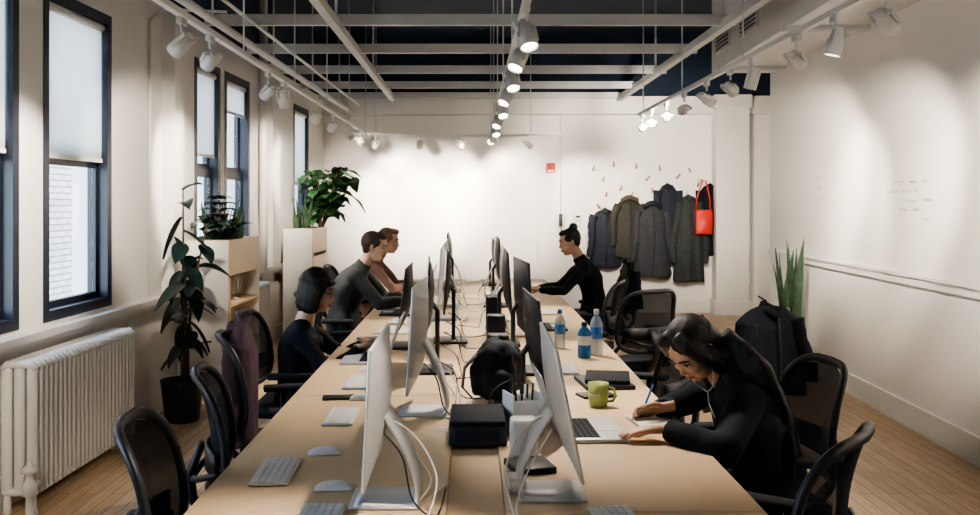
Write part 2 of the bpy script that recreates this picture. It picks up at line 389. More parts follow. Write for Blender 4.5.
# ---------------- chair ----------------
def chair_mesh():
    b=B()
    def bx(y,z): return -.275+.065*(y/.24)**2-(z-.55)*.14+.05*math.sin((z-.55)/.45*PI)*.7
    loop=[]
    for i in range(44):
        a=2*PI*i/44; ca,sa=math.cos(a),math.sin(a)
        e=.48; y=.232*math.copysign(abs(ca)**e,ca); z=.755+.210*math.copysign(abs(sa)**e,sa)
        y*=1+.02-.08*(z-.755)/.21
        loop.append((bx(y,z),y,z))
    b.tube(loop,[(.014,.018)]*44,BLACK,8,closed=True,ref=(1,0,0))
    def pan(u,v):
        a=u*2-1; z=.755+.203*a; e=.48
        sa=min(1,abs(a))**(1/e); hw=.226*(max(0,1-sa*sa))**(e/2)*(1.02-.08*a)
        y=(v*2-1)*max(hw,.03); return (bx(y,z),y,z)
    b.grid(pan,14,10,CHM)
    b.grid(lambda u,v:(bx((v*2-1)*.2,.63+.08*u)-.022,(v*2-1)*.2,.63+.08*u),2,8,BLACK,.012)
    b.tube([(-.30,0,.70),(-.34,0,.60),(-.33,0,.50),(-.24,0,.40),(-.08,0,.385)],[(.014,.05),(.016,.04),(.018,.035),(.018,.035),(.02,.05)],BLACK,10,ref=(1,0,.3))
    for s_ in (-1,1): b.tube([(-.335,0,.58),(-.31,s_*.10,.60),(bx(.21,.63)-.012,s_*.205,.64)],[.014,.013,.010],BLACK,8)
    def seat(u,v):
        x=-.22+.47*u; hw=.235-.03*abs(u-.45)*2; y=(2*v-1)*hw
        return (x,y,.475-.045*max(0,u-.7)/.3-.012*math.cos((2*v-1)*PI/2)*math.sin(u*PI))
    b.grid(seat,12,10,BLK2,.055)
    b.rbox((0,0,.395),(.22,.2,.05),BLACK,.015)
    for s_ in (-1,1):
        b.tube([(0,s_*.12,.40),(0,s_*.25,.40),(-.01,s_*.275,.44),(-.01,s_*.275,.64)],[.018,.018,.018,.016],BLACK,10)
        b.rbox((.01,s_*.275,.655),(.24,.075,.03),BLK2,.012)
    b.cyl((0,0,.07),(0,0,.24),.027,BLACK); b.cyl((0,0,.24),(0,0,.38),.015,ALU)
    for k in range(5):
        a=2*PI*k/5+.3; c,s_=math.cos(a),math.sin(a)
        b.tube([(c*.02,s_*.02,.11),(c*.16,s_*.16,.10),(c*.29,s_*.29,.075)],[(.022,.028),(.018,.022),(.012,.016)],BLACK,8)
        b.cyl((c*.30-s_*.022,s_*.30+c*.022,.028),(c*.30+s_*.022,s_*.30-c*.022,.028),.028,BLACK,n=14)
    return b.mesh('office_chair')
CM=chair_mesh()
def chair(x,y,rz): return place('office_chair',CM,(x,y,0),rz)
chair(-.66,2.68,.12); chair(-.69,3.48,.20); chair(-.86,4.42,.25); chair(-.97,5.25,.0); chair(-.86,6.35,.35)
chair(-1.05,7.55,0); chair(-1.08,9.0,0)
chair(.77,2.66,PI-.62); chair(1.07,3.60,PI+.10); chair(.80,4.75,PI-.5); chair(1.12,6.75,PI-1.1); chair(.86,7.35,PI-.3); chair(1.12,8.45,PI)
chair(1.50,5.5,PI-.8)

# ---------------- electronics ----------------
def imac(w=.53,h=.36,z0=.10,tilt=.09,dark=False):
    b=B(); top=z0+h; body=BLACK if dark else ALU
    M=Tr(-.02,0,z0+h*.5)@Ry(-tilt)@Tr(0,0,-(z0+h*.5))
    b.rbox((0,0,z0+h/2),(.010,w,h),body,.004,M)
    b.grid(lambda u,v:(-.004-.030*(math.sin(u*PI)**.6)*(math.sin(v*PI)**.6),(v-.5)*w*.985,z0+.004+u*(h-.008)),8,10,body,M=M)
    chin=.0 if dark else .06
    b.box((.0056,0,z0+chin+(h-chin)/2),(.001,w-.012,h-chin-.012),SCREEN,M)
    if dark:
        b.tube([(-.03,0,z0+h*.45),(-.07,0,z0+h*.3),(-.07,0,.01)],[(.012,.03)]*3,BLACK,10,ref=(1,0,0))
        b.rbox((-.05,0,.008),(.20,.24,.016),BLACK,.006)
    else:
        b.grid(lambda u,v:((-.035-.10*math.sin(min(1,u*1.6)*PI/2)) if u<.62 else (-.135+.17*(u-.62)/.38*1.0),(v-.5)*.17,z0+h*.45-(z0+h*.45-.012)*min(1,u/.62)),20,2,ALU,.008)
        b.rbox((-.045,0,.005),(.19,.18,.008),ALU,.003)
    return b.mesh('desktop_computer' if not dark else 'monitor')
IM=imac(tilt=.05); IM2=imac(tilt=.20); IML=imac(.60,.40,.12,.06); MN=imac(.55,.34,.13,.12,True); MNT=imac(.55,.36,.19,.06,True)
Z=.749
def dk(name,me,x,y,rz): return place(name,me,(x,y,Z),rz)
L_='desktop_computer'
for x,y,me,n,r in ((-.285,2.62,IM,L_,0),(-.235,3.72,IML,L_,-.04),(-.24,4.62,MNT,'monitor',.05),(-.40,5.40,MN,'monitor',.0),(-.18,5.6,MNT,'monitor',.05),(-.24,6.65,IML,L_,0),(-.24,7.55,IML,L_,0),(-.25,8.7,MNT,'monitor',0),(-.25,9.5,IM,L_,0)):
    dk(n,me,x,y,PI+r)
for x,y,me,n,r in ((.27,2.68,IM2,L_,0),(.27,3.72,MN,'monitor',.05),(.27,4.60,MNT,'monitor',.08),(.23,5.5,MNT,'monitor',.0),(.25,6.6,IML,L_,0),(.24,7.5,MNT,'monitor',0),(.25,8.4,IML,L_,0),(.25,9.4,MN,'monitor',0)):
    dk(n,me,x,y,r)
def keyboard():
    b=B(); b.rbox((0,0,.006),(.115,.28,.008),ALU,.003)
    for i in range(5):
        x=-.042+i*.0205
        n=13
        for j in range(n):
            if i==0 and 4<=j<=8: continue
            b.box((x,-.126+j*.021,.0115),(.0165,.0175,.003),KEYC)
        if i==0: b.box((x,0,.0115),(.0165,.10,.003),KEYC)
    return b.mesh('keyboard')
KB=keyboard()
def mouse():
    b=B(); b.grid(lambda u,v:(-.055+.11*u,(v-.5)*.056*(1-.15*abs(u-.5)),.004+.022*(max(0,math.sin(u*PI)))**.5*(max(0,math.sin(v*PI)))**.5),12,8,WPL)
    b.rbox((0,0,.004),(.106,.05,.006),WPL,.002); return b.mesh('computer_mouse')
MS=mouse()
for x,y,r in ((-.60,2.88,.03),(-.40,2.42,.0),(-.50,3.62,0),(-.52,4.3,.0),(-.5,6.5,0),(-.5,7.5,0)): dk('keyboard',KB,x,y,r)
for x,y,r in ((.38,2.40,PI+.1),(.46,4.65,PI),(.45,8.3,PI),(.42,6.6,PI)): dk('keyboard',KB,x,y,r)
for x,y,r in ((-.485,3.10,0.1),(-.40,2.72,.1),(-.46,3.96,0),(-.5,4.62,0),(-.5,7.75,0),(.47,8.6,0)): dk('computer_mouse',MS,x,y,r)

def laptop(open_=1.9,w=.34,d=.235,m=ALU,sc_h=.23):
    b=B(); b.rbox((0,0,.008),(d,w,.014),m,.004)
    b.box((.03*-1,0,.0155),(.10,w*.86,.001),BLACK)
    for i in range(5):
        for j in range(13): b.box((-.072+i*.02,-w*.41+(j+.5)*w*.82/13,.017),(.016,w*.82/13-.004,.002),BLK2)
    b.box((.065,0,.0155),(.07,.10,.001),STEEL)
    M=Tr(-d/2,0,.016)@Ry(-(open_-PI/2))
    b.rbox((0,0,sc_h/2),(.006,w,sc_h),m,.002,M); b.box((.0036,0,sc_h/2),(.001,w-.014,sc_h-.016),SCREEN,M)
    return b.mesh('laptop')
LP=laptop(); LPB=laptop(m=BLACK,open_=1.8)
dk('laptop',LP,.42,3.40,.05)
dk('laptop',LP,-.56,4.96,PI)
dk('laptop',LPB,-.56,7.0,PI); dk('laptop',LP,-.53,8.95,PI)
dk('laptop',LPB,.50,6.2,0)

def cup(m=LIME):
    b=B(); b.lathe([(.030,0),(.036,.004),(.040,.03),(.042,.095),(.039,.095),(.036,.03),(.001,.012)],(0,0,0),m,24)
    b.tube([(.038,0,.078),(.062,0,.076),(.072,0,.05),(.060,0,.026),(.038,0,.022)],.006,m,8)
    b.tube([(-.0425*math.cos(a),-.0425*math.sin(a),.05) for a in (.8,1.1,1.4,1.7,2.0)],.0045,PAPER,6)
    return b
cup().obj('coffee_mug',(.515,3.83,Z),-.4)
def bottle(m,cap,h=.25,r=.036):
    b=B(); b.lathe([(r*.9,0),(r,.01),(r,h*.25),(r*.93,h*.3),(r,h*.35),(r,h*.68),(r*.7,h*.80),(r*.38,h*.86),(r*.38,h*.90)],(0,0,0),m,20)
    b.lathe([(r*.44,h*.89),(r*.44,h*.98),(r*.38,h)],(0,0,0),cap,16)
    b.lathe([(r*1.01,h*.37),(r*1.01,h*.62)],(0,0,0),BLUE if m is CLEAR else WPL,20); return b
bottle(BLUE,BLACK,.19,.036).obj('water_bottle',(.60,5.02,Z)); bottle(CLEAR,WPL,.25,.034).obj('water_bottle',(.675,5.1,Z))
bottle(CLEAR,BLUE,.22,.03).obj('water_bottle',(.50,5.35,Z))
b=B(); b.rbox((0,0,.035),(.20,.30,.07),BLACK,.008); b.rbox((0,0,.078),(.19,.28,.012),BLK2,.004); b.box((0,-.151,.035),(.15,.004,.035),BLK2); b.obj('network_box',(.02,3.34,Z))
b=B()
for a in (-1,1): b.box((a*.055,0,.07),(.006,.12,.14),WPL); b.box((0,a*.057,.06),(.104,.006,.12),WPL)
b.box((0,0,.004),(.11,.12,.008),WPL); b.box((0,0,.065),(.004,.11,.12),WPL)
for k in range(6):
    x=random.uniform(-.03,.03);y=random.uniform(-.03,.03)
    b.cyl((x,y,.01),(x*1.4,y*1.4,.165+random.random()*.02),.004,random.choice([BLACK,BLACK,BLUE,WPL]),n=6)
b.obj('pen_holder',(.185,3.42,Z),.3)
b=B(); t=B(); t.rbox((0,0,.12),(.17,.25,.22),BLK2,.05,seg=3); t.ell((-.0,-.05,.20),(.07,.08,.06),BLK2); t.rbox((-.08,0,.08),(.05,.20,.13),BLK2,.02); t.rbox((.02,-.12,.08),(.12,.05,.12),BLK2,.02)
vs,fs=remesh(t,.010,2,.010,22); b.add([(p.x,p.y,max(p.z,.002)) for p in vs],fs,BLK2)
b.tube([(0,-.04,.22),(0,-.03,.26),(0,.03,.26),(0,.04,.22)],.008,BLACK,8)
b.tube([(-.07,-.09,.20),(-.12,-.12,.14),(-.13,-.12,.06),(-.09,-.1,.01)],[(.004,.02)]*4,BLACK,8)
b.tube([(-.088,-.12,.16),(-.095,0,.20),(-.088,.12,.16)],.004,STEEL,6); b.obj('backpack',(.115,4.0,Z),-.25)
def slab(name,x,y,d,m,rz=0,page=False,z=0):
    b=B(); b.rbox((0,0,d[2]/2),d,m,min(.003,d[2]/3))
    if page: b.box((.002,0,d[2]/2),(d[0]-.001,d[1]-.006,d[2]*.6),PAPER)
    b.obj(name,(x,y,Z+z),rz)
slab('smartphone',-.56,3.98,(.14,.075,.009),BLACK,.1)
slab('notebook',.60,4.28,(.22,.28,.02),BLACK,.1,True); slab('notebook',.62,4.30,(.20,.25,.018),BLK2,-.15,True,.021)
slab('notebook',.53,4.02,(.15,.10,.012),BLACK,.3,True)
slab('notebook',.68,3.52,(.15,.21,.012),PAPER,.15,True)
slab('phone_case',.18,2.93,(.13,.14,.02),BLACK,.25); slab('hard_drive',.02,2.1,(.12,.08,.02),BLACK)
slab('paper_stack',.50,7.05,(.22,.30,.01),PAPER,.2); slab('paper_stack',-.5,6.05,(.22,.30,.008),PAPER,-.1)
slab('notebook',.33,5.9,(.2,.26,.015),PLY,.2,True)
slab('notebook',-.60,5.62,(.16,.22,.012),BLACK,.2,True)
def speaker(): 
    b=B(); b.rbox((0,0,.11),(.10,.10,.22),BLACK,.008)
    b.lathe([(.036,0),(.034,.004),(.01,-.006),(.001,-.002)],(0,0,0),BLK2,18,Tr(.051,0,.075)@Ry(PI/2)); b.lathe([(.018,0),(.016,.004),(.001,.002)],(0,0,0),BLK2,14,Tr(.051,0,.165)@Ry(PI/2)); return b.mesh('speaker')
SP=speaker()
for x,y,r in ((.12,4.35,0),(.13,5.1,0),(.14,6.1,0)): dk('speaker',SP,x,y,r)
def cable(pts,m,r=.0028,name='power_cable'):
    P=[V(p) for p in pts]; P=[P[0]]+P+[P[-1]]; out=[]
    for i in range(1,len(P)-2):
        for k in range(8):
            t=k/8; p0,p1,p2,p3=P[i-1:i+3]
            out.append(.5*((2*p1)+(p2-p0)*t+(2*p0-5*p1+4*p2-p3)*t*t+(3*p1-p0-3*p2+p3)*t**3))
    out.append(P[-2]); b=B(); b.tube(out,r,m,6); return b.obj(name)
zt=.754
for (x,y) in ((-.285,2.62),(-.235,3.72),(-.24,6.65),(-.24,7.55)):
    cable([(x+.05,y,.98),(x+.13,y-.02,.93),(x+.19,y-.1,.84),(x+.16,y-.22,zt),(x+.10,y-.3,zt),(x+.2,y-.35,zt)],WPL)
    cable([(x+.05,y+.1,.95),(x+.11,y+.06,.88),(x+.17,y+.02,.80),(x+.13,y-.08,zt),(x+.22,y+.16,zt)],WPL)
    cable([(x+.05,y-.1,.96),(x+.10,y-.12,.9),(x+.13,y-.16,.80),(x+.19,y-.15,zt),(x+.21,y+.1,zt)],BLACK)
for (x,y) in ((.27,2.68),(.25,6.6),(.25,8.4)):
    cable([(x-.05,y,.98),(x-.13,y-.02,.93),(x-.18,y-.12,.84),(x-.16,y-.25,zt),(x-.2,y-.4,zt)],WPL)
    cable([(x-.05,y-.08,.95),(x-.12,y-.12,.84),(x-.15,y-.2,zt),(x-.06,y-.3,zt),(x-.12,y-.42,zt)],WPL)
for k in range(12):
    y=3.7+k*.45; s_=random.choice((-1,1))
    cable([(s_*.15,y,.88),(s_*.08,y-.03,.84),(s_*.05,y-.1,zt),(random.uniform(-.08,.08),y-.2,zt),(-s_*.1,y-.1,zt)],random.choice((WPL,BLACK,BLACK)))
b=B(); b.rbox((0,0,.02),(.05,.09,.04),WPL,.008); b.obj('power_adapter',(.13,2.72,Z))
b=B(); b.rbox((0,0,.06),(.09,.09,.12),WPL,.015); b.obj('router',(.17,3.10,Z))

# ---------------- radiators ----------------
def radiator(v0,v1):
    b=B(); n=int((v1-v0)/.052)
    for i in range(n):
        y=(i+.5)*.052
        for x in (.0,.065,.13): b.tube([(x,y,.10),(x,y,.13),(x,y,.72),(x,y,.755)],[(.02,.014),(.03,.020),(.03,.020),(.02,.014)],TRIM,8,ref=(1,0,0))
        b.tube([(-.02,y,.73),(0,y,.755),(.13,y,.755),(.15,y,.73)],.022,TRIM,8)
        b.tube([(-.02,y,.12),(0,y,.11),(.13,y,.11),(.15,y,.12)],.022,TRIM,8)
    L=n*.052
    for y in (.03,L-.03):
        for x in (0,.13): b.tube([(x,y,0),(x,y,.03),(x,y,.1)],[.028,.02,.018],TRIM,8)
    p=RM@V((UL+.07,v0,0)); b.obj('radiator',(p.x,p.y,0),-TH)
radiator(4.66,5.98); radiator(8.35,9.5)
b=B()
b.lathe([(.05,0),(.05,.015),(.02,.03),(.018,.12),(.035,.13),(.035,.19),(.02,.2),(.02,.23),(.04,.24),(.04,.26),(.015,.28),(.01,.30)],(0,0,0),TRIM,16)
b.tube([(0,0,.16),(.0,.1,.16)],.016,TRIM,10)
p=RM@V((UL+.24,4.58,0)); b.obj('radiator_valve',(p.x,p.y,0))

# ---------------- planters & plants ----------------
def planter(v0,v1,depth=.40,h=1.28,op=True):
    b=B(); L=v1-v0; t=.02
    b.box((depth/2,t/2,h/2),(depth,t,h),WPL); b.box((depth/2,L-t/2,h/2),(depth,t,h),WPL)
    b.box((t/2,L/2,h/2),(t,L-2*t,h),PLY)
    for z in (.06,.42,.76): b.box((depth/2+.008,L/2,z),(depth-.02,L-2*t,t),PLY)
    b.box((depth-t/2,L/2,h-.14),(t,L-2*t,.28),PLY); b.box((depth/2,L/2,h-.27),(depth-.04,L-2*t,t),PLY)
    b.box((depth-.01,L/2,.03),(t,L-2*t,.06),PLY)
    b.box((depth-.004,t/2,h/2),(.012,t+.004,h+.003),PLY); b.box((depth/2,t/2,h),(depth,t+.006,.006),PLY)
    if not op: b.box((depth-t/2,L/2,.5),(t,L-2*t,.92),PLY)
    b.box((depth/2,L/2,h-.06),(depth-.05,L-2*t,.02),SOIL)
    p=RM@V((UL+.105,v0,0)); return b.obj('planter_box',(p.x,p.y,0),-TH)
planter(7.30,8.2,.34); planter(10.55,11.4,.34,op=False)
def leaf(b,base,d,L,W,m,droop=.2,roll=0,fold=.15,wave=0):
    d=V(d).normalized(); base=V(base); side=d.cross(V((0,0,1)))
    if side.length<.05: side=V((math.cos(roll),math.sin(roll),0))
    side.normalize(); side=Matrix.Rotation(roll,3,d)@side; up=side.cross(d)
    def fn(u,v):
        t=u; w=W*max(.02,math.sin(PI*min(1,t*.98+.01)**.75))**.75
        s_=(v*2-1); p=base+d*L*t+V((0,0,-1))*droop*L*t*t+side*s_*w*.5+up*(fold*W*abs(s_)+wave*W*math.sin(t*11)*abs(s_)); return p
    b.grid(fn,8,4,m)
def blade(b,base,h,w,lean,m,ph):
    side=V((math.cos(ph),math.sin(ph),0)); n=V((-side.y,side.x,0)); base=V(base)
    def fn(u,v):
        s_=v*2-1; ww=w*(.7+.5*math.sin(u*PI*.8))*(1-u**4)
        tw=side*math.cos(u*.6)+n*math.sin(u*.6)
        return base+V((lean[0],lean[1],0))*u*u*h+V((0,0,h*u))+tw*s_*ww*.5+n*(.15*w*s_*s_)
    b.grid(fn,10,2,m)
b=B()
b.lathe([(.11,0),(.12,.01),(.15,.27),(.155,.30),(.145,.30),(.14,.27),(.001,.26)],(0,0,0),BLACK,24)
b.lathe([(.138,.262),(.001,.27)],(0,0,0),SOIL,16)
for j,(lx,ly,hh) in enumerate(((.06,-.12,1.66),(-.0,.05,1.20),(.16,.02,1.42))):
    pts=[(0.02*j,0,.26)]+[(lx*t+.02*math.sin(t*5+j),ly*t,.26+(hh-.26)*t) for t in (.25,.5,.75,1)]
    b.tube(pts,[.012,.011,.009,.008,.005],BARK,8)
    n=12
    for k in range(n):
        t=.25+.75*k/(n-1); a=k*2.4+j*1.3; z=.26+(hh-.26)*t
        bs=(lx*t+.02*math.sin(t*5+j),ly*t,z)
        dx=math.cos(a)
        L=.17+.08*random.random()
        leaf(b,bs,(dx*.7+.3,math.sin(a)*.8-.3,.55 if k>n-3 else random.uniform(-.6,.4)),L,.12,LEAFD,random.uniform(.2,.7),random.uniform(-.4,.4),.12)
p=RM@V((UL+.27,6.72,0)); b.obj('potted_rubber_plant',(p.x,p.y,0))
def snake(n,rx,ry,h0,h1,w,z0,m=LEAFS):
    b=B()
    for k in range(n):
        x=random.uniform(-rx,rx);y=random.uniform(-ry,ry)
        blade(b,(x,y,z0),random.uniform(h0,h1),w,(random.uniform(-.14,.14)+x*.4,random.uniform(-.14,.14)+y*.3),m,random.uniform(0,PI))
    return b
p=RM@V((UL+.27,7.78,0)); b=snake(14,.09,.32,.18,.40,.05,1.22)
for k in range(56):
    a=random.uniform(0,2*PI); leaf(b,(random.uniform(-.08,.1),random.uniform(-.38,.1),1.23+random.random()*.16),(math.cos(a)+.2,math.sin(a)-.2,random.uniform(.5,1.8)),random.uniform(.15,.25),.08,LEAFD if k%2 else LEAFS,.5,random.uniform(-.5,.5))
for k in range(5):
    a=k*1.3; b.tube([(0,-.2,1.22),(math.cos(a)*.05,-.2+math.sin(a)*.06,1.55)],.006,BARK,6)
    for q in range(6): leaf(b,(math.cos(a)*.05*(q/5),-.2+math.sin(a)*.06*(q/5),1.35+q*.05),(math.cos(a+q*2),math.sin(a+q*2),.6),.17,.09,LEAFD,.5,0)
b.obj('potted_succulent',(p.x,p.y,0))
p=RM@V((UL+.27,10.72,0)); b=snake(14,.10,.12,.25,.42,.055,1.22); b.obj('snake_plant',(p.x,p.y,0))
b=B()
for j in range(6):
    a=j*1.05; r=.22; tip=(math.cos(a)*r+.12,math.sin(a)*r,1.80+.22*random.random())
    b.tube([(0,0,1.22),(tip[0]*.4,tip[1]*.4,1.5),(tip[0]*.8,tip[1]*.8,1.75),tip],[.014,.011,.009,.006],BARK,8)
    for k in range(12):
        t=.25+.75*k/11; q=a+k*2.4; z=1.22+(tip[2]-1.22)*t
        dx=math.cos(q); dx=dx if dx>-.3 else -.3
        leaf(b,(tip[0]*t,tip[1]*t,z),(dx,math.sin(q),random.uniform(-.2,.8)),random.uniform(.22,.31),.21,LEAFG,random.uniform(.2,.8),random.uniform(-.4,.4),.1,.06)
p=RM@V((UL+.40,11.2,0)); b.obj('fiddle_leaf_fig',(p.x,p.y,0))
b=snake(9,.06,.07,.75,1.0,.07,.25); b.lathe([(.10,0),(.11,.01),(.14,.26),(.145,.28),(.13,.28),(.001,.25)],(0,0,0),BLK2,24)
p=RM@V((UR-.22,8.75,0)); b.obj('snake_plant',(p.x,p.y,0))
b=B(); b.lathe([(.05,0),(.05,.01),(.015,.02),(.015,.05)],(0,0,0),WPL,16); b.ell((0,0,.13),(.05,.085,.085),WPL); b.tube([(.045,.07*math.cos(a),.13+.07*math.sin(a)) for a in [k*PI/8 for k in range(16)]],.005,STEEL,6,closed=True)
p=RM@V((UL+.34,7.75,0)); b.obj('desk_fan',(p.x,p.y,.772))

# ---------------- back wall items ----------------
def bw(x,z,off=0.0):
    return V((x,VB*math.cos(TH)-(x-VB*math.sin(TH))*math.tan(TH)-off,z))
b=B(RM); b.b2(-2.54,.50,VB-.03,VB-.001,.3,2.82,WALLG); b.b2(.50,.515,VB-.035,VB-.001,.17,2.82,TRIM); b.obj('whiteboard')
q=bw(1.13,2.07); b=B(); b.rbox((0,-.02,0),(.13,.04,.14),REDP,.01); b.cyl((0,-.04,.02),(0,-.06,.02),.03,REDP); b.box((0,-.042,-.045),(.09,.004,.02),WPL); b.obj('fire_alarm',q)
q=bw(1.27,1.32); b=B(); b.rbox((0,-.025,0),(.12,.05,.2),WPL,.01); b.rbox((0,-.055,0),(.05,.03,.18),BLACK,.01); b.tube([(0,-.05,-.09),(.03,-.06,-.25),(.0,-.04,-.35),(.03,-.03,-.2)],.005,BLACK,6); b.obj('intercom_phone',q)
q=bw(1.27,1.1); b=B(); b.rbox((0,-.012,.02),(.09,.024,.13),WPL,.005); b.box((-.02,-.026,.02),(.012,.006,.03),BLACK); b.box((.02,-.026,.02),(.012,.006,.03),BLACK); b.obj('light_switch',q)
q=bw(1.52,1.36); b=B(); b.rbox((0,-.012,0),(.12,.024,.09),WPL,.006); b.box((0,-.025,.01),(.06,.003,.03),BLK2); b.obj('thermostat',q)
b=B(); q=bw(1.27,0,.012); b.tube([(q.x,q.y,1.42),(q.x,q.y,2.83)],.006,STEEL,6); b.obj('cable_conduit')
pegs=[(593,170),(603,181),(614,166),(620,190),(636,168),(646,180),(631,196),(660,170),(676,178),(690,172),(606,196),(652,192),(668,190),(600,208),(625,206),(682,199),(697,186)]
b=B()
for x,y in pegs:
    X=(x-472)/69.7; z=1.58+(202-y)/69.7; q=bw(X,z,.004)
    a=random.uniform(-.8,.8); b.tube([q,(q.x+.01*a,q.y-.03,q.z+.005),(q.x+.06*a,q.y-.06,q.z+.055)],[.016,.015,.014],PEG,8)
b.obj('coat_pegs')

def coat(name,X,top,w,h,m,d=.09,rib=0,hood=None,sleeves=True,seed=0,y=None,rz=0,loc=None,flare=.15):
    b=B(); rnd=random.Random(seed); ph=rnd.uniform(0,6); NT=36;NA=40
    vs=[];fs=[]
    for i in range(NT+1):
        t=i/NT; z=-h*t
        sh=.28+.72*min(1,(t/.16))**.6
        hw=w/2*sh*(1-.10*math.sin(t*PI)+flare*t); dd=d*(.5+.5*min(1,t*4))*(1+.2*t)
        rr=1+(.07*abs(math.sin(t*PI*rib))-.04 if rib else 0)
        for k in range(NA):
            a=2*PI*k/NA
            f=1+.13*t**.7*math.sin(5*a+ph+t*1.5)+.06*math.sin(11*a+ph*2+t*4)*min(1,t*3)
            vs.append((hw*math.cos(a)*rr*(1+.03*math.sin(7*t+ph)),min(-.004,-d*1.1 -dd*math.sin(a)*f*rr*.9),z+.015*math.sin(3*a+ph)*t))
    for i in range(NT):
        for k in range(NA):
            l=(k+1)%NA; fs.append((i*NA+k,(i+1)*NA+k,(i+1)*NA+l,i*NA+l))
    fs.append(tuple(range(NA))); fs.append(tuple(NT*NA+k for k in range(NA))[::-1])
    b.add(vs,fs,m)
    if sleeves:
        for s_ in (-1,1):
            pts=[];rs=[]
            for i in range(15):
                t=i/14; pts.append((s_*(w*.36+w*.20*math.sin(t*1.6)+.02*math.sin(t*6+ph)),-d-.03-.03*t,-.08-h*.72*t)); rs.append((.062-.018*t)*(1+(.12*math.sin(i*2.2) if rib else .05*math.sin(i*1.7+ph))))
            b.tube(pts,rs,m,12)
    b.tube([(.01,-d*2.05,-h*.12),(.012,-d*2.15,-h*.5),(.0,-d*2.2,-h*.95)],.006,BLACK,6)
    if hood is not None:
        b.tube([(-.11,-d*1.3,-.06),(-.10,-d*1.9,-.01),(0,-d*2.1,.03),(.10,-d*1.9,-.01),(.11,-d*1.3,-.06),(.04,-d*.9,-.02),(-.04,-d*.9,-.02)],.035,hood,10,closed=True)
        b.ell((0,-d*1.1,-.03),(.11,.07,.09),m)
    else:
        b.tube([(-.07,-d*1.2,-.03),(-.05,-d*1.7,-.02),(0,-d*1.8,-.05),(.05,-d*1.7,-.02),(.07,-d*1.2,-.03),(0,-d*.7,0.01)],.022,m,8,closed=True)
    b.tube([(0,-.02,.05),(0,-d,.03),(0,-d,-.03)],.005,m,6)
    q=loc if loc is not None else bw(X,top)
    return b.obj(name,q,rz)
def cx(px): return (px-472)/69.0
coat('hanging_coat',cx(603),1.47,.40,.82,CLN,rib=9,seed=1)
coat('hanging_coat',cx(626),1.62,.44,.82,CLO,d=.10,hood=FUR,seed=2)
coat('hanging_coat',cx(648),1.54,.48,1.02,CLGR,d=.12,rib=9,hood=CLN,seed=3)
coat('hanging_coat',cx(664),1.82,.34,1.10,CLN,d=.09,seed=4)
coat('hanging_coat',cx(684),1.66,.40,1.20,CLG,d=.12,seed=5)
coat('hanging_coat',cx(706),1.82,.38,1.0,CLB,d=.07,seed=7)
b=B()
b.tube([(-.10,0,0),(-.09,-.01,.18),(-.02,-.03,.42),(.03,-.03,.42),(.09,-.01,.18),(.10,0,0)],.010,RED,8)
b.grid(lambda u,v:((v-.5)*(.22+.02*math.sin(u*3)),-.055-.03*math.sin(v*PI)-.008*math.sin(u*8+v*5),-.34*u+.01),10,10,RED,.004)
b.grid(lambda u,v:((v-.5)*.22,.03+.01*math.sin(v*PI),-.34*u+.01),4,6,RED,.004)
for s_ in (-1,1): b.grid(lambda u,v:(s_*.11,-.055+.085*v,-.34*u+.01),3,2,RED,.003)
b.box((0,-.015,-.328),(.22,.09,.008),RED)
b.tube([(0,-.03,.42),(0,.22,.44)],.008,PEG,8)
q=bw(cx(696),1.46,.26); b.obj('tote_bag',q)
b=B(RM); rs=random.Random(3)
for r in range(5):
    v=6.35+rs.random()*.25; z=1.72-r*.065
    for wd in range(rs.randint(1,3)):
        n=rs.randint(3,7); pts=[]
        for k in range(n*3):
            pts.append((UR-.003,v,z+rs.uniform(-.012,.016))); v+=.011
        b.tube(pts,.0018,INK,4); v+=.05
for r in range(3):
    v=8.5+rs.random()*.1; z=1.80-r*.10; pts=[]
    for k in range(rs.randint(8,14)): pts.append((UR-.003,v,z+rs.uniform(-.014,.016))); v+=.016
    b.tube(pts,.0018,INK,4)
b.obj('whiteboard_writing')

# ---------------- people ----------------
def ik(a,c,l1,l2,pole):
    a=V(a);c=V(c); d=c-a; L=min(d.length,(l1+l2)*.999); dn=d.normalized()
    x=(l1*l1-l2*l2+L*L)/(2*L); h=math.sqrt(max(0,l1*l1-x*x))
    p=V(pole); p=p-dn*p.dot(dn); p.normalize(); return a+dn*x+p*h
def hand(out,w,d,n,side,curl,skin):
    d=V(d).normalized(); n=V(n); n=(n-d*n.dot(d)).normalized(); y=n.cross(d)*side
    def P(a,b_,c): return V(w)+d*a+y*b_+n*c
    t=B()
    t.tube([P(-.04,0,0),P(0,0,0),P(.03,0,.002),P(.06,0,.003),P(.088,0,0)],[(.020,.025),(.017,.024),(.016,.034),(.015,.040),(.010,.036)],skin,12,ref=tuple(n))
    for yo,L,bs in ((.029,.070,.084),(.010,.078,.088),(-.010,.072,.086),(-.028,.056,.078)):
        seg=[L*.42,L*.32,L*.26]; ang=curl*.5; p=P(bs,yo,0); pts=[P(bs-.03,yo*.9,0),p]; 
        for q in range(3):
            dd=d*math.cos(ang)-n*math.sin(ang); p=p+dd*seg[q]+y*yo*.08; pts.append(p); ang+=curl
        t.tube(pts,[.0095,.0098,.0088,.0080,.0062],skin,8)
    p0=P(.02,.022,-.004); pts=[p0,p0+(d*.6+y*.7-n*.2).normalized()*.035]; pts.append(pts[-1]+(d*.85+y*.35-n*.35).normalized()*.032); pts.append(pts[-1]+(d*.95+y*.05-n*.3).normalized()*.024)
    t.tube(pts,[.014,.0115,.0100,.0072],skin,8)
    vs,fs=remesh(t,.0042,2); out.add(vs,fs,skin)

